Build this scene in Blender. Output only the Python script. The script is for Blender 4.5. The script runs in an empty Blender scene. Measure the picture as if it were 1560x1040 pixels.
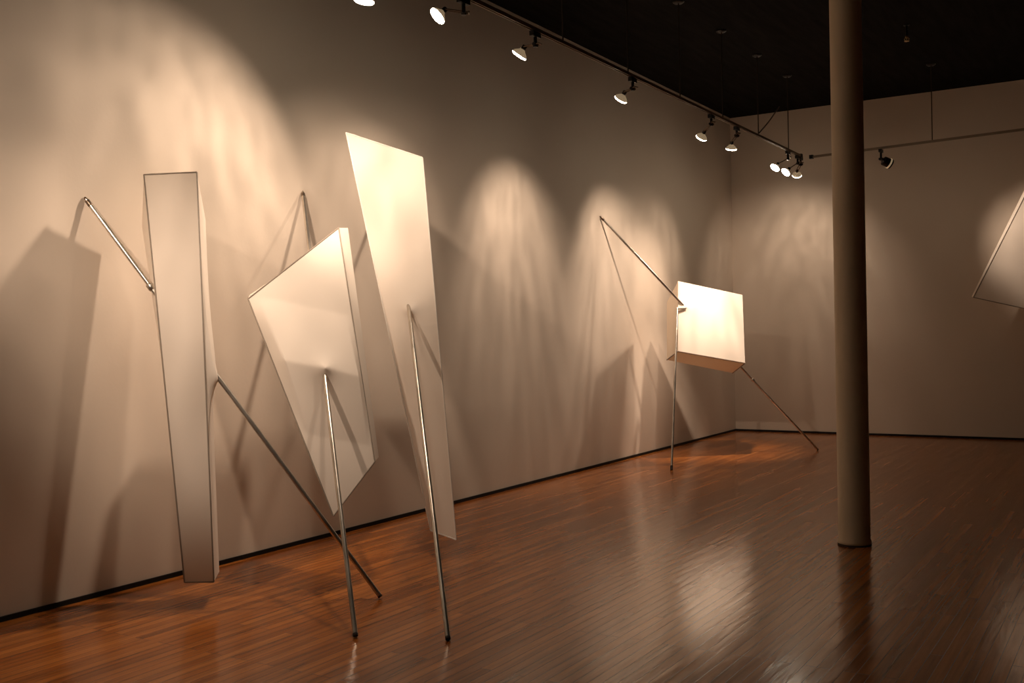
import bpy, bmesh, math, random
from mathutils import Vector, Matrix, noise
random.seed(4)
SC = bpy.context.scene
COL = SC.collection
V = Vector

# ------------------------------------------------------------------ materials
def mat(name, color, rough=.5, metal=0., spec=.5, emit=None, strength=0.):
    m = bpy.data.materials.new(name); m.use_nodes = True
    b = m.node_tree.nodes['Principled BSDF']
    b.inputs['Base Color'].default_value = (*color, 1)
    b.inputs['Roughness'].default_value = rough
    b.inputs['Metallic'].default_value = metal
    b.inputs['Specular IOR Level'].default_value = spec
    if emit:
        b.inputs['Emission Color'].default_value = (*emit, 1)
        b.inputs['Emission Strength'].default_value = strength
    return m

def N(m, t, **kw):
    n = m.node_tree.nodes.new(t)
    for k, v in kw.items():
        if k in n.inputs: n.inputs[k].default_value = v
        else: setattr(n, k, v)
    return n

def vary(m, scale=(1, 1, 1), nscale=3., lo=.9, hi=1.05, bump=0., bscale=60., coords='Object'):
    """multiply the base colour by a soft noise and add a fine bump"""
    nt = m.node_tree; L = nt.links; b = nt.nodes['Principled BSDF']
    tc = N(m, 'ShaderNodeTexCoord'); mp = N(m, 'ShaderNodeMapping'); mp.inputs['Scale'].default_value = scale
    L.new(tc.outputs[coords], mp.inputs['Vector'])
    no = N(m, 'ShaderNodeTexNoise'); no.inputs['Scale'].default_value = nscale; no.inputs['Detail'].default_value = 4
    L.new(mp.outputs[0], no.inputs['Vector'])
    mr = N(m, 'ShaderNodeMapRange'); mr.inputs['To Min'].default_value = lo; mr.inputs['To Max'].default_value = hi
    mr.inputs['From Min'].default_value = .3; mr.inputs['From Max'].default_value = .7
    L.new(no.outputs['Fac'], mr.inputs['Value'])
    mx = N(m, 'ShaderNodeMix', data_type='RGBA', blend_type='MULTIPLY'); mx.inputs[0].default_value = 1
    mx.inputs[6].default_value = b.inputs['Base Color'].default_value
    L.new(mr.outputs[0], mx.inputs[7]); L.new(mx.outputs[2], b.inputs['Base Color'])
    if bump:
        n2 = N(m, 'ShaderNodeTexNoise'); n2.inputs['Scale'].default_value = bscale; n2.inputs['Detail'].default_value = 3
        L.new(mp.outputs[0], n2.inputs['Vector'])
        bp = N(m, 'ShaderNodeBump'); bp.inputs['Strength'].default_value = bump; bp.inputs['Distance'].default_value = .01
        L.new(n2.outputs['Fac'], bp.inputs['Height']); L.new(bp.outputs[0], b.inputs['Normal'])
    return m

WALL = vary(mat('painted drywall', (.65, .555, .455), .75, spec=.25), nscale=.9, lo=.965, hi=1.02, bump=.06, bscale=35)
CEIL = vary(mat('black painted ceiling boards', (.006, .0055, .005), .85, spec=.08), scale=(1, .12, 1), nscale=14, lo=.4, hi=1.6, bump=.5, bscale=20)
GAP_SHADE = mat('black gap shade', (.008, .007, .006), .6, spec=.2)  # black colour stands in for the shade in the gap under the drywall
COLUMN = vary(mat('cream painted iron', (.72, .60, .43), .55, spec=.3), nscale=2, lo=.93, hi=1.03)
FRAME = mat('grey seam edging', (.26, .21, .16), .5)
PALE_EDGE = mat('pale seam edging', (.74, .68, .60), .6)
BLACK = mat('black metal', (.008, .007, .007), .42, spec=.4)
STEEL = mat('brushed dark steel wire', (.20, .15, .11), .35, metal=.9)
TRACK = vary(mat('dull track aluminium', (.24, .185, .13), .5, metal=.2), nscale=6)
HANG = mat('dark hanger rod', (.045, .032, .022), .6, spec=.2)
RUBBER_AND_SHADE = mat('dark rubber and gap shade', (.03, .025, .02), .8)  # rubber of the rod feet; also the painted gap shade below the column
GLOW = mat('glowing lamp glass', (1, .95, .85), .3, emit=(1, .86, .66), strength=28)
MIRROR = mat('silvered lamp glass', (.75, .62, .45), .22, metal=.9, emit=(1, .7, .4), strength=.12)
ALU = vary(mat('galvanised tube', (.66, .60, .52), .30, metal=.95), scale=(1, 1, 1), nscale=5, lo=.6, hi=1.1, bump=.04, bscale=14)

def fabric():
    m = bpy.data.materials.new('white stretched cloth'); m.use_nodes = True
    nt = m.node_tree; L = nt.links; b = nt.nodes['Principled BSDF']
    b.inputs['Base Color'].default_value = (.84, .755, .655, 1)
    b.inputs['Roughness'].default_value = .8; b.inputs['Specular IOR Level'].default_value = .2
    tl = N(m, 'ShaderNodeBsdfTranslucent'); tl.inputs['Color'].default_value = (.80, .70, .56, 1)
    ms = N(m, 'ShaderNodeMixShader'); ms.inputs[0].default_value = .22
    o = nt.nodes['Material Output']
    L.new(b.outputs[0], ms.inputs[1]); L.new(tl.outputs[0], ms.inputs[2]); L.new(ms.outputs[0], o.inputs['Surface'])
    tc = N(m, 'ShaderNodeTexCoord')
    w = N(m, 'ShaderNodeTexNoise'); w.inputs['Scale'].default_value = 400
    L.new(tc.outputs['Object'], w.inputs['Vector'])
    bp = N(m, 'ShaderNodeBump'); bp.inputs['Strength'].default_value = .05; bp.inputs['Distance'].default_value = .002
    L.new(w.outputs['Fac'], bp.inputs['Height']); L.new(bp.outputs[0], b.inputs['Normal'])
    return m
CLOTH = fabric()

def floor_mat():
    m = bpy.data.materials.new('varnished maple strip floor'); m.use_nodes = True
    nt = m.node_tree; L = nt.links; b = nt.nodes['Principled BSDF']
    tc = N(m, 'ShaderNodeTexCoord')
    mp = N(m, 'ShaderNodeMapping'); mp.inputs['Rotation'].default_value = (0, 0, math.pi/2)
    L.new(tc.outputs['Object'], mp.inputs['Vector'])
    br = N(m, 'ShaderNodeTexBrick')
    br.offset = .37; br.offset_frequency = 3
    for k, v in {'Color1': (0, 0, 0, 1), 'Color2': (1, 1, 1, 1), 'Mortar': (.5, .5, .5, 1), 'Scale': 1., 'Mortar Size': .0016,
                 'Mortar Smooth': .3, 'Bias': 0., 'Brick Width': 1.15, 'Row Height': .057}.items(): br.inputs[k].default_value = v
    L.new(mp.outputs[0], br.inputs['Vector'])
    ramp = N(m, 'ShaderNodeValToRGB'); cr = ramp.color_ramp
    cr.elements[0].position = 0; cr.elements[0].color = (.28, .080, .014, 1)
    cr.elements[1].position = 1; cr.elements[1].color = (.52, .178, .036, 1)
    e = cr.elements.new(.5); e.color = (.40, .124, .022, 1)
    L.new(br.outputs['Color'], ramp.inputs[0])
    # grain, long along the boards
    mg = N(m, 'ShaderNodeMapping'); mg.inputs['Scale'].default_value = (26, .9, 1)
    L.new(tc.outputs['Object'], mg.inputs['Vector'])
    gr = N(m, 'ShaderNodeTexNoise'); gr.inputs['Scale'].default_value = 1.; gr.inputs['Detail'].default_value = 6; gr.inputs['Roughness'].default_value = .65
    L.new(mg.outputs[0], gr.inputs['Vector'])
    mr = N(m, 'ShaderNodeMapRange'); mr.inputs['From Min'].default_value = .3; mr.inputs['From Max'].default_value = .7
    mr.inputs['To Min'].default_value = .62; mr.inputs['To Max'].default_value = 1.3
    L.new(gr.outputs['Fac'], mr.inputs['Value'])
    mx = N(m, 'ShaderNodeMix', data_type='RGBA', blend_type='MULTIPLY'); mx.inputs[0].default_value = 1
    L.new(ramp.outputs[0], mx.inputs[6]); L.new(mr.outputs[0], mx.inputs[7])
    # dark joints
    mj = N(m, 'ShaderNodeMix', data_type='RGBA'); mj.inputs[7].default_value = (.10, .032, .009, 1)
    L.new(br.outputs['Fac'], mj.inputs[0]); L.new(mx.outputs[2], mj.inputs[6])
    # worn dark marks
    wn = N(m, 'ShaderNodeTexNoise'); wn.inputs['Scale'].default_value = 1.; wn.inputs['Detail'].default_value = 5
    mw = N(m, 'ShaderNodeMapping'); mw.inputs['Scale'].default_value = (9, 1.6, 1); mw.inputs['Location'].default_value = (3, 7, 0)
    L.new(tc.outputs['Object'], mw.inputs['Vector']); L.new(mw.outputs[0], wn.inputs['Vector'])
    w2 = N(m, 'ShaderNodeMapRange'); w2.inputs['From Min'].default_value = .60; w2.inputs['From Max'].default_value = .74
    w2.inputs['To Min'].default_value = 0; w2.inputs['To Max'].default_value = .45
    L.new(wn.outputs['Fac'], w2.inputs['Value'])
    mk = N(m, 'ShaderNodeMix', data_type='RGBA'); mk.inputs[7].default_value = (.07, .022, .008, 1)
    L.new(w2.outputs[0], mk.inputs[0]); L.new(mj.outputs[2], mk.inputs[6]); L.new(mk.outputs[2], b.inputs['Base Color'])
    # roughness + bump
    b.inputs['Specular IOR Level'].default_value = .5; b.inputs['IOR'].default_value = 1.62
    rr = N(m, 'ShaderNodeMapRange'); rr.inputs['To Min'].default_value = .11; rr.inputs['To Max'].default_value = .22
    L.new(gr.outputs['Fac'], rr.inputs['Value']); L.new(rr.outputs[0], b.inputs['Roughness'])
    rp = N(m, 'ShaderNodeMapping'); rp.inputs['Scale'].default_value = (17, 2.4, 1)
    L.new(tc.outputs['Object'], rp.inputs['Vector'])
    rn = N(m, 'ShaderNodeTexNoise'); rn.inputs['Scale'].default_value = 1.; rn.inputs['Detail'].default_value = 3
    L.new(rp.outputs[0], rn.inputs['Vector'])
    ad = N(m, 'ShaderNodeMath', operation='SUBTRACT'); L.new(rn.outputs['Fac'], ad.inputs[0]); L.new(br.outputs['Fac'], ad.inputs[1])
    bp = N(m, 'ShaderNodeBump'); bp.inputs['Strength'].default_value = .16; bp.inputs['Distance'].default_value = .012
    L.new(ad.outputs[0], bp.inputs['Height']); L.new(bp.outputs[0], b.inputs['Normal'])
    return m
FLOOR = floor_mat()

# ------------------------------------------------------------------ mesh helpers
def link_mesh(name, bm, m, parent=None, smooth=False):
    me = bpy.data.meshes.new(name); bm.to_mesh(me); bm.free()
    me.materials.append(m)
    if smooth:
        for f in me.polygons: f.use_smooth = True
    o = bpy.data.objects.new(name, me); COL.objects.link(o)
    if parent is not None:
        o.parent = parent
        o.matrix_parent_inverse = Matrix.Translation(-parent.location)
    return o

def tag(o, label=None, cat=None, group=None, kind=None):
    if label: o['label'] = label
    if cat: o['category'] = cat
    if group: o['group'] = group
    if kind: o['kind'] = kind
    return o

def empty(name, loc):
    o = bpy.data.objects.new(name, None); COL.objects.link(o); o.location = loc; o.empty_display_size = .1
    return o

def add_box(bm, lo, hi):
    vs = [bm.verts.new((x, y, z)) for x in (lo[0], hi[0]) for y in (lo[1], hi[1]) for z in (lo[2], hi[2])]
    for f in ((0, 1, 3, 2), (4, 6, 7, 5), (0, 4, 5, 1), (2, 3, 7, 6), (0, 2, 6, 4), (1, 5, 7, 3)):
        bm.faces.new([vs[i] for i in f])

def basis(d):
    d = d.normalized(); u = d.cross(V((0, 0, 1)))
    if u.length < 1e-3: u = d.cross(V((1, 0, 0)))
    u.normalize(); return d, u, d.cross(u).normalized()

def add_lathe(bm, p, d, prof, seg=20, cap=True):
    """revolve prof [(t, r)] about the axis p + t*d"""
    p = V(p); d, u, w = basis(V(d)); rings = []
    for t, r in prof:
        rings.append([bm.verts.new(p + d*t + (u*math.cos(a) + w*math.sin(a))*r) for a in [2*math.pi*i/seg for i in range(seg)]])
    for a, b in zip(rings, rings[1:]):
        for i in range(seg): bm.faces.new((a[i], a[(i+1) % seg], b[(i+1) % seg], b[i]))
    if cap:
        bm.faces.new(list(reversed(rings[0]))); bm.faces.new(rings[-1])

def add_tube(bm, pts, r, seg=12):
    for a, b in zip(pts, pts[1:]):
        a, b = V(a), V(b); add_lathe(bm, a, b - a, [(0, r), ((b-a).length, r)], seg)

def fix(bm):
    bmesh.ops.recalc_face_normals(bm, faces=bm.faces)
    return bm

def smooth_by_angle(o, ang=40):
    me = o.data
    bm = bmesh.new(); bm.from_mesh(me)
    for f in bm.faces: f.smooth = True
    for e in bm.edges:
        if len(e.link_faces) == 2 and e.calc_face_angle(0) > math.radians(ang): e.smooth = False
    bm.to_mesh(me); bm.free()

# ------------------------------------------------------------------ the room
X1, Y0, Y1, ZC = 13.0, -4.5, 14.967, 4.685
def slab(name, lo, hi, m):
    bm = bmesh.new(); add_box(bm, lo, hi); o = link_mesh(name, fix(bm), m); o['kind'] = 'structure'; return o
slab('floor', (-.2, Y0-.2, -.2), (X1+.2, Y1+.2, 0), FLOOR)
slab('ceiling', (-.2, Y0-.2, ZC), (X1+.2, Y1+.2, ZC+.2), CEIL)
slab('wall_left', (-.2, Y0-.2, 0), (0, Y1+.2, ZC), WALL)
slab('wall_back', (0, Y1, 0), (X1, Y1+.2, ZC), WALL)
slab('wall_right', (X1, Y0-.2, 0), (X1+.2, Y1+.2, ZC), WALL)
slab('wall_front', (0, Y0-.2, 0), (X1, Y0, ZC), WALL)
slab('gap_shade_left', (0, Y0, 0), (.014, Y1, .028), GAP_SHADE)  # dark strips in place of the open gap at the wall foot
slab('gap_shade_back', (.014, Y1-.014, 0), (X1, Y1, .028), GAP_SHADE)

# ------------------------------------------------------------------ the column
col = empty('column', (3.556, 7.346, 0))
tag(col, 'round cream painted column standing on the wood floor and rising to the black ceiling', 'column')
bm = bmesh.new(); add_lathe(bm, (3.556, 7.346, .012), (0, 0, 1), [(0, .110), (.004, .1125), (.02, .1125), (.028, .107), (2.3, .107), (ZC-.012, .107)], 64)
smooth_by_angle(link_mesh('shaft', fix(bm), COLUMN, col))
bm = bmesh.new(); add_lathe(bm, (3.556, 7.346, 0), (0, 0, 1), [(0, .1135), (.012, .1125)], 64)
smooth_by_angle(link_mesh('gap_shade_ring', fix(bm), RUBBER_AND_SHADE, col))  # dark ring, shade of the gap under the shaft put into its colour

# ------------------------------------------------------------------ stretched-cloth bodies
def bil(c, u, v):
    return c[0]*(1-u)*(1-v) + c[1]*u*(1-v) + c[2]*u*v + c[3]*(1-u)*v

def cloth_body(name, front, back, parent, bulges=(), n=.012):
    """closed body between a front and a back quadrilateral (each TL, TR, BR, BL);
    bulges: (face index, function(point, u, v, normal) -> offset vector)"""
    f = [V(p) for p in front]; b = [V(p) for p in back]
    quads = [f, [b[1], b[0], b[3], b[2]], [f[1], b[1], b[2], f[2]], [b[0], f[0], f[3], b[3]], [b[0], b[1], f[1], f[0]], [f[3], f[2], b[2], b[3]]]
    bm = bmesh.new(); cen = sum(f + b, V())/8
    names = ['wh', 'wh', 'dh', 'dh', 'wd', 'wd']     # each face: which edge families it spans
    RES = {'w': max(6, int((f[1]-f[0]).length/n)), 'h': max(6, int((f[3]-f[0]).length/n)), 'd': max(4, int((b[1]-f[1]).length/n))}
    for k, q in enumerate(quads):
        nn = (q[1]-q[0]).cross(q[3]-q[0]).normalized()
        if nn.dot(sum(q, V())/4 - cen) < 0: nn = -nn
        fn = [g for i, g in bulges if i == k]
        lu = max((q[1]-q[0]).length, (q[2]-q[3]).length); lv = max((q[3]-q[0]).length, (q[2]-q[1]).length)
        nu = RES[names[k][0]]; nv = RES[names[k][1]]
        vs = [[None]*(nv+1) for _ in range(nu+1)]
        for i in range(nu+1):
            for j in range(nv+1):
                u, v = i/nu, j/nv; p = bil(q, u, v)
                edge = min(1, min(u, 1-u)*12, 1)*min(1, min(v, 1-v)*12)
                off = V()
                for g in fn: off += g(p, u, v, nn)*edge
                vs[i][j] = bm.verts.new(p + off)
        for i in range(nu):
            for j in range(nv):
                bm.faces.new((vs[i][j], vs[i+1][j], vs[i+1][j+1], vs[i][j+1]))
    bmesh.ops.remove_doubles(bm, verts=bm.verts, dist=1e-5)
    o = link_mesh(name, fix(bm), CLOTH, parent)
    smooth_by_angle(o, 35)
    return o

def tent(apex, s, height=None, power=1.):
    """cloth pulled out towards apex, falling off over s metres"""
    apex = V(apex)
    def g(p, u, v, nn):
        h = (apex - p).dot(nn)
        d = (apex - p) - nn*h
        k = .5 - .5*max(-1, min(1, d.z/(d.length+.012)*1.2)); k = k*k*(3-2*k); ss = s[1] + (s[0]-s[1])*k   # long above the rod, short below it
        H = height if height is not None else h
        return nn*H*math.exp(-(d.length/ss)**power)
    return g

def ridge(a, b, height, reach):
    """a soft fold in the cloth along the line a-b"""
    a = V(a); d = (V(b)-a).normalized()
    def g(p, u, v, nn):
        r = p - a; r = r - nn*r.dot(nn); w = (r - d*r.dot(d))
        return nn*height*max(0, 1 - w.length/reach)*min(1, 1)
    return g

def edging(parent, pts, m, r=.006, closed=True):
    bm = bmesh.new(); pts = [V(p) for p in pts]
    seq = pts + [pts[0]] if closed else pts
    add_tube(bm, seq, r, 8)
    o = link_mesh('seam_edging', fix(bm), m, parent); smooth_by_angle(o); return o

def rod(parent, a, b, r=.0135, wall_cap=True, joints=()):
    a, b = V(a), V(b); d = (b-a).normalized(); ln = (b-a).length
    bm = bmesh.new(); add_lathe(bm, a + d*.03, d, [(0, r), (ln-.055, r)], 20)
    smooth_by_angle(link_mesh('rod', fix(bm), ALU, parent))
    bm = bmesh.new(); add_lathe(bm, b - d*.028, d, [(0, r*1.0), (.014, r*1.0)], 20)
    fo = link_mesh('foot', fix(bm), RUBBER_AND_SHADE, parent); smooth_by_angle(fo)
    if wall_cap:
        bm = bmesh.new(); add_lathe(bm, a + d*.012, d, [(0, r*.45), (.03, r*1.1), (.06, r*1.1), (.065, r)], 20)
        smooth_by_angle(link_mesh('wall_tip', fix(bm), STEEL, parent))
    for p in joints:
        bm = bmesh.new(); add_lathe(bm, V(p) - d*.02, d, [(0, r*1.35), (.004, r*1.6), (.036, r*1.6), (.04, r*1.35)], 20)
        smooth_by_angle(link_mesh('collar', fix(bm), ALU, parent))

def off(p, v, k): return V(p) + V(v)*k

# --- 1: tall narrow box on a rod, leftmost
W1, F1 = V((0, 3.864, 2.368)), V((1.551, 4.641, .0))
s1 = empty('rod_sculpture', (F1.x, F1.y, 0))
tag(s1, 'leftmost sculpture, a tall narrow white cloth box pierced by a slanting metal rod', 'sculpture')
f1 = [(.301, 4.055, 2.485), (.566, 4.220, 2.494), (.829, 4.047, .146), (.688, 3.960, .146)]
b1 = [(.150, 4.155, 2.20), (.430, 4.400, 2.240), (.650, 4.250, .145), (.520, 4.165, .145)]
e1, x1 = V((.370, 4.049, 1.803)), V((.714, 4.222, 1.277))
cloth_body('cloth_box', f1, b1, s1, bulges=((2, tent(x1, (.26, .10), None, 1.)), (3, tent(e1, (.06, .09), None, 1.))))
edging(s1, f1, FRAME, .0045)
rod(s1, W1, F1, joints=(e1 - (F1-W1).normalized()*.025,))

# --- 2: four-sided board, point down
W2, F2 = V((0, 5.718, 2.600)), V((1.926, 3.968, .0))
s2 = empty('rod_sculpture', (F2.x, F2.y, 0))
tag(s2, 'kite shaped white cloth board pointing down, middle of the three near sculptures', 'sculpture')
f2 = [(.737, 5.266, 2.236), (1.247, 4.971, .737), (1.180, 4.658, .445), (.545, 4.625, 1.758)]
b2 = [(.730, 5.367, 2.244), (1.211, 5.055, .754), (1.133, 4.735, .445), (.486, 4.695, 1.786)]
x2 = V((.962, 4.844, 1.301))
cloth_body('cloth_board', f2, b2, s2, bulges=((0, tent(x2, (.07, .05), .045, 1.)), (0, ridge((.74, 4.65, 1.36), (1.06, 5.05, 1.24), .055, .42))))
edging(s2, f2, FRAME, .0045)
rod(s2, W2, F2)

# --- 3: long tapering board, brightest
W3, F3 = V((0, 6.787, 2.922)), V((2.369, 4.141, .0))
s3 = empty('rod_sculpture', (F3.x, F3.y, 0))
tag(s3, 'long tapering white cloth board with a slanted top, tallest of the near sculptures', 'sculpture')
f3 = [(.469, 5.672, 2.964), (1.028, 5.826, 2.748), (1.366, 5.658, .142), (1.192, 5.609, .197)]
nb = V((-.3, .95, -.1)).normalized()
cen3 = sum((V(p) for p in f3), V())/4
b3 = [off(p, nb, .055) + V((1, 0, 0))*(.045 if V(p).x < cen3.x - .1 and i in (0, 3) or i == 3 else -.05) for i, p in enumerate(f3)]
x3 = V((1.006, 5.663, 1.681))
cloth_body('cloth_board', f3, b3, s3, bulges=((0, tent(x3, (.06, .03), .035, 1.)),))
edging(s3, f3, PALE_EDGE, .0045)
rod(s3, W3, F3)

# --- 4: box near the corner, on a rod and a leg
W4, F4 = V((0, 10.569, 2.843)), V((1.810, 12.856, .0))
s4 = empty('rod_sculpture', (F4.x, F4.y, 0))
tag(s4, 'brightly lit white cloth box near the far corner, on a slanting rod and a leg', 'sculpture')
f4 = [(.587, 11.428, 2.099), (1.157, 12.038, 1.929), (1.240, 11.848, 1.115), (.658, 11.219, 1.274)]
b4 = [(.313, 11.727, 1.865), (.923, 12.363, 1.774), (.975, 12.153, .985), (.387, 11.521, 1.167)]
x4 = V((.671, 11.417, 1.789))
cloth_body('cloth_box', f4, b4, s4, bulges=((0, tent(x4, (.06, .05), .03, 1.)),))
edging(s4, [f4[3], f4[2]], FRAME, .007, False)
edging(s4, [f4[3], b4[3]], FRAME, .007, False)
edging(s4, [f4[2], b4[2]], FRAME, .007, False)
rod(s4, W4, F4, joints=(V((1.235, 12.130, .903)),))
lt, lb = V((.622, 11.31, 1.778)), V((.878, 10.447, .0))
bm = bmesh.new(); d = (lb-lt).normalized(); add_lathe(bm, lt, d, [(0, .0125), ((lb-lt).length-.05, .0125)], 20)
smooth_by_angle(link_mesh('leg', fix(bm), ALU, s4))
bm = bmesh.new(); add_lathe(bm, lb - d*.052, d, [(0, .0150), (.048, .0150)], 20); smooth_by_angle(link_mesh('foot', fix(bm), RUBBER_AND_SHADE, s4))
bm = bmesh.new(); add_tube(bm, [lt + d*.01, (.69, 11.40, 1.775)], .012, 12); smooth_by_angle(link_mesh('bracket', fix(bm), ALU, s4))

# --- 5: board on the back wall, cut by the right edge of the photo
W5, F5 = V((4.27, Y1, 2.90)), V((5.40, 13.30, .0))
s5 = empty('rod_sculpture', (F5.x, F5.y, 0))
tag(s5, 'tilted white cloth board before the back wall, cut by the right edge of the photo', 'sculpture')
f5 = [(4.33, 14.45, 3.79), (5.30, 14.40, 3.10), (4.75, 14.33, 1.50), (3.393, 14.42, 1.868)]
b5 = [(4.27, 14.56, 3.80), (5.26, 14.50, 3.12), (4.73, 14.43, 1.53), (3.359, 14.52, 1.885)]
cloth_body('cloth_board', f5, b5, s5, bulges=((0, tent((4.60, 14.40, 2.05), (.1, .06), .04, 1.)),))
edging(s5, f5, FRAME, .006)
rod(s5, W5, F5)

# ------------------------------------------------------------------ light tracks
TZ = 3.75
def hanger(parent, x, y):
    bm = bmesh.new()
    add_lathe(bm, (x, y, TZ+.018), (0, 0, 1), [(0, .006), (ZC-TZ-.018-.02, .006)], 10)
    h = link_mesh('hanger_rod', fix(bm), HANG, parent); smooth_by_angle(h)
    bm = bmesh.new(); add_lathe(bm, (x, y, ZC-.02), (0, 0, 1), [(0, .04), (.012, .055), (.02, .055)], 20)
    c = link_mesh('ceiling_rose', fix(bm), BLACK, parent); smooth_by_angle(c)

def track(a, b, hangs, label):
    a, b = V(a), V(b); t = empty('light_track', a)
    tag(t, label, 'light track', 'suspended light tracks')
    d = (b-a).normalized(); s = V((-d.y, d.x, 0))*.014
    bm = bmesh.new()
    # channel with an open underside
    prof = [(-1, -1), (-1, 1), (1, 1), (1, -1), (.55, -1), (.55, .5), (-.55, .5), (-.55, -1)]
    r0 = [bm.verts.new(a + s*px + V((0, 0, .014*pz))) for px, pz in prof]
    r1 = [bm.verts.new(b + s*px + V((0, 0, .014*pz))) for px, pz in prof]
    for i in range(8): bm.faces.new((r0[i], r0[(i+1) % 8], r1[(i+1) % 8], r1[i]))
    bm.faces.new(r0); bm.faces.new(list(reversed(r1)))
    link_mesh('channel', fix(bm), TRACK, t)
    bm = bmesh.new(); e = b - d*.0
    add_box(bm, V((min(b.x-.022, b.x+.022), b.y-.03, TZ-.024)), V((b.x+.022, b.y+.03, TZ+.024)))
    link_mesh('end_cap', fix(bm), BLACK, t)
    for x, y in hangs: hanger(t, x, y)
    return t
track((1.49, -3.2, TZ), (1.49, 13.42, TZ), [(1.49, 7.05 + 1.17*k) for k in range(-8, 6)], 'long light track with many lit bulbs, hung parallel to the left wall')
track((9.0, 12.6, TZ), (1.58, 13.60, TZ), [(3.10, 13.395), (5.2, 13.11), (7.4, 12.815)], 'short bare light track in front of the back wall, passing behind the column')

# supply cable from the ceiling to the track
bm = bmesh.new(); pts = [V((1.49, 11.72, TZ+.02)).lerp(V((.86, 14.6, ZC)), t/12) + V((0, 0, -.02*math.sin(math.pi*t/12))) for t in range(13)]
add_tube(bm, pts, .008, 8)
o = link_mesh('power_cable', fix(bm), TRACK, None); smooth_by_angle(o)
tag(o, 'thin power cable sloping from the long light track up to the ceiling', 'cable')

# small sprinkler under the ceiling, right of the column
sp = empty('sprinkler', (3.18, 11.5, ZC))
tag(sp, 'small brass sprinkler head on a short pipe under the black ceiling, right of the column', 'sprinkler')
bm = bmesh.new(); add_lathe(bm, (3.18, 11.5, ZC), (0, 0, -1), [(0, .03), (.01, .03), (.012, .012), (.12, .012)], 14); smooth_by_angle(link_mesh('pipe', fix(bm), BLACK, sp))
bm = bmesh.new(); add_lathe(bm, (3.18, 11.5, ZC-.12), (0, 0, -1), [(0, .014), (.015, .017), (.02, .008), (.05, .006), (.052, .026), (.056, .026)], 14)
add_tube(bm, [(3.166, 11.5, ZC-.135), (3.155, 11.5, ZC-.155), (3.176, 11.5, ZC-.172)], .003, 6); add_tube(bm, [(3.194, 11.5, ZC-.135), (3.205, 11.5, ZC-.155), (3.184, 11.5, ZC-.172)], .003, 6)
smooth_by_angle(link_mesh('head', fix(bm), mat('brass', (.7, .5, .25), .3, metal=.9), sp))

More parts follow.
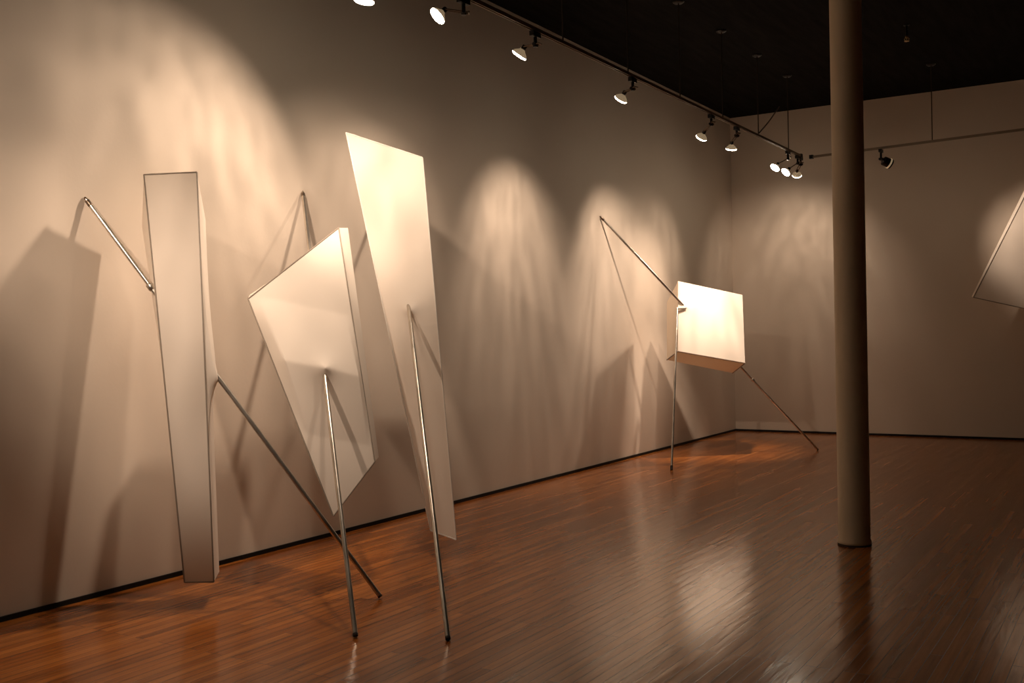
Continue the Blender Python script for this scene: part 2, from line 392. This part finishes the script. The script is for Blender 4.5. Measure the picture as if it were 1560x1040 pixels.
# ------------------------------------------------------------------ spotlights
WARM = (1.0, .765, .59)
def spotlight(anchor, bulb, target, power, angle, label, blend=.8, glass=None, can=False, size=.05, pivot_drop=.17, gobo=.25, cat_group='spotlights on the long track', color=WARM):
    """track head: adapter, neck, two thin arms, socket, reflector bulb, glowing lens"""
    Bp = V(bulb); T = V(target); d = (T-Bp).normalized()
    P = Bp - d*.20; P.z = min(P.z, TZ-.11); A = V(anchor); pivot_drop = TZ - P.z
    if abs(d.z) < .97 and not can: A.y = P.y
    t = empty('spotlight', A); tag(t, label, 'spotlight', cat_group)
    # adapter on the track
    bm = bmesh.new(); add_box(bm, A + V((-.018, -.055, -.055)), A + V((.018, .055, -.018))); link_mesh('adapter', fix(bm), BLACK, t)
    P = A + V((0, 0, -pivot_drop))
    bm = bmesh.new(); add_lathe(bm, A + V((0, 0, -.045)), (0, 0, -1), [(0, .013), (pivot_drop-.055, .013), (pivot_drop-.045, .018), (pivot_drop-.025, .018)], 14)
    smooth_by_angle(link_mesh('neck', fix(bm), BLACK, t))
    back = Bp - d*.078                            # rear of the bulb
    # knuckle joining neck and arms
    bm = bmesh.new(); ax = (back - P); 
    dd, u, w = basis(ax if ax.length > .02 else V((0, 0, -1)))
    add_lathe(bm, P - u*.028, u, [(0, .013), (.056, .013)], 12); smooth_by_angle(link_mesh('knuckle', fix(bm), BLACK, t))
    if not can:
        bm = bmesh.new()
        tail = P - dd*.035
        for s in (-1, 1): add_tube(bm, [tail + u*s*.016, back + u*s*.014], .0055, 8)
        add_tube(bm, [tail - u*.026, tail + u*.026], .007, 8)
        smooth_by_angle(link_mesh('arms', fix(bm), STEEL, t))
    else:
        bm = bmesh.new(); add_tube(bm, [P - dd*.06, back], .011, 10); smooth_by_angle(link_mesh('arms', fix(bm), BLACK, t))
    bm = bmesh.new()
    if can: add_lathe(bm, back - d*.02, d, [(0, .02), (.02, .034), (.022, .056), (.125, .062), (.125, .055), (.10, .05)], 28, True)
    else: add_lathe(bm, back - d*.012, d, [(0, .016), (.006, .019), (.030, .019), (.036, .016)], 18)
    smooth_by_angle(link_mesh('shade' if can else 'socket', fix(bm), BLACK, t))
    bm = bmesh.new()
    if can: add_lathe(bm, Bp - d*.012, d, [(0, .0625), (.014, .0655), (.02, .0655), (.02, .060), (.0, .058)], 28, False)
    else: add_lathe(bm, back + d*.020, d, [(0, .018), (.010, .026), (.022, .042), (.034, .055), (.046, .0605)], 28, False)
    smooth_by_angle(link_mesh('rim' if can else 'reflector', fix(bm), MIRROR, t))
    bm = bmesh.new(); c0 = Bp - d*.013
    add_lathe(bm, c0, d, [(0, .0595), (.008, .0600), (.014, .054), (.017, .040), (.019, .020), (.0195, .002)], 28)
    smooth_by_angle(link_mesh('lens', fix(bm), glass or GLOW, t))
    ld = bpy.data.lights.new('beam', 'SPOT'); ld.energy = power; ld.spot_size = math.radians(angle); ld.spot_blend = blend
    ld.shadow_soft_size = size; ld.color = color
    lo = bpy.data.objects.new('beam', ld); COL.objects.link(lo); lo.parent = t
    lo.matrix_parent_inverse = Matrix.Translation(-t.location)
    q = (-d).to_track_quat('Z', 'Y')
    lo.location = Bp + d*.05; lo.rotation_euler = q.to_euler()
    # uneven lens of the bulb
    ld.use_nodes = True; nt = ld.node_tree; em = nt.nodes.get('Emission') or nt.nodes.new('ShaderNodeEmission')
    tc = nt.nodes.new('ShaderNodeTexCoord'); no = nt.nodes.new('ShaderNodeTexNoise'); no.inputs['Scale'].default_value = 9; no.inputs['Detail'].default_value = 2
    mp = nt.nodes.new('ShaderNodeMapping'); mp.inputs['Location'].default_value = (A.y*3.1, A.x, 0); mp.inputs['Scale'].default_value = (1.6, .5, 1)
    mr = nt.nodes.new('ShaderNodeMapRange'); mr.inputs['From Min'].default_value = .3; mr.inputs['From Max'].default_value = .7
    mr.inputs['To Min'].default_value = 1-gobo; mr.inputs['To Max'].default_value = 1+gobo
    nt.links.new(tc.outputs['Normal'], mp.inputs[0]); nt.links.new(mp.outputs[0], no.inputs['Vector']); nt.links.new(no.outputs['Fac'], mr.inputs['Value'])
    nt.links.new(mr.outputs[0], em.inputs['Strength'])
    return t

TX = 1.49
spotlight((TX, 1.30, TZ), (1.36, 1.42, 3.50), (.45, 4.0, 1.75), 235, 42, 'spotlight on the long track far outside the left edge, aimed along the left wall', blend=1)
spotlight((TX, 3.52, TZ), (1.36, 3.65, 3.52), (-.1, 8.05, 1.5), 215, 52, 'spotlight on the long track outside the top left, aimed at the long tapering board', blend=1)
spotlight((TX, 4.67, TZ), (1.35, 4.83, 3.505), (.75, 4.6, .0), 42, 80, 'leftmost visible spotlight, its bulb cut by the top edge of the photo', blend=1)
spotlight((TX, 5.76, TZ), (1.35, 5.573, 3.605), (0, 4.0, 1.75), 125, 100, 'second spotlight from the left, its round lens facing out, above the tapering board', blend=1)
spotlight((TX, 6.53, TZ), (1.35, 6.612, 3.575), (0, 6.5, 1.9), 40, 85, 'third spotlight from the left, bulb tilted down toward the left wall', blend=1)
spotlight((TX, 8.20, TZ), (1.35, 8.347, 3.565), (0, 8.75, 2.0), 78, 76, 'fourth spotlight from the left, alone between the tapering board and the box', blend=1)
spotlight((TX, 10.10, TZ), (1.35, 10.28, 3.52), (0, 11.0, 1.9), 85, 78, 'fifth spotlight from the left, brighter one of the two above the white box', blend=1)
spotlight((TX, 10.93, TZ), (1.40, 11.05, 3.505), (.95, 11.65, 1.75), 320, 46, 'sixth spotlight from the left, its dark back turned, right above the white box', blend=1)
spotlight((TX, 12.46, TZ), (1.35, 12.764, 3.52), (.25, 11.4, 1.5), 110, 66, 'first bulb of the cluster of three at the far end of the long track', blend=1)
spotlight((TX, 12.86, TZ), (1.36, 13.172, 3.515), (0, 11.6, 1.6), 45, 80, 'middle bulb of the cluster of three at the far end of the long track', blend=1)
spotlight((TX, 13.24, TZ), (1.40, 13.55, 3.52), (.9, 14.9, 2.1), 34, 110, 'last bulb of the cluster of three at the very end of the long track', blend=1)
spotlight((2.48, 13.479, TZ), (2.60, 13.36, 3.53), (4.0, 14.45, 2.7), 85, 52, 'black can spotlight on the short track, right of the column', can=True, blend=1, cat_group='spotlights on the short track')

# ------------------------------------------------------------------ world, camera, view
w = bpy.data.worlds.new('world'); SC.world = w; w.use_nodes = True
w.node_tree.nodes['Background'].inputs[0].default_value = (.02, .016, .012, 1); w.node_tree.nodes['Background'].inputs[1].default_value = .3
cam = bpy.data.cameras.new('camera'); cam.lens = 36.38; cam.sensor_width = 36; cam.sensor_fit = 'HORIZONTAL'
co = bpy.data.objects.new('camera', cam); COL.objects.link(co); SC.camera = co
yaw, pitch, roll = .55351, -.00619, -.01942
Fv = V((-math.sin(yaw)*math.cos(pitch), math.cos(yaw)*math.cos(pitch), math.sin(pitch)))
r0 = V((math.cos(yaw), math.sin(yaw), 0)); u0 = r0.cross(Fv)
Rv = r0*math.cos(roll) + u0*math.sin(roll); Uv = -r0*math.sin(roll) + u0*math.cos(roll)
M = Matrix((Rv, Uv, -Fv)).transposed().to_4x4(); M.translation = V((5.32977, 0, 1.5)); co.matrix_world = M
vs = SC.view_settings; SC.display_settings.display_device = 'sRGB'
vs.view_transform = 'Standard'; vs.look = 'None'; vs.gamma = 1; vs.exposure = 0.85; vs.use_curve_mapping = False
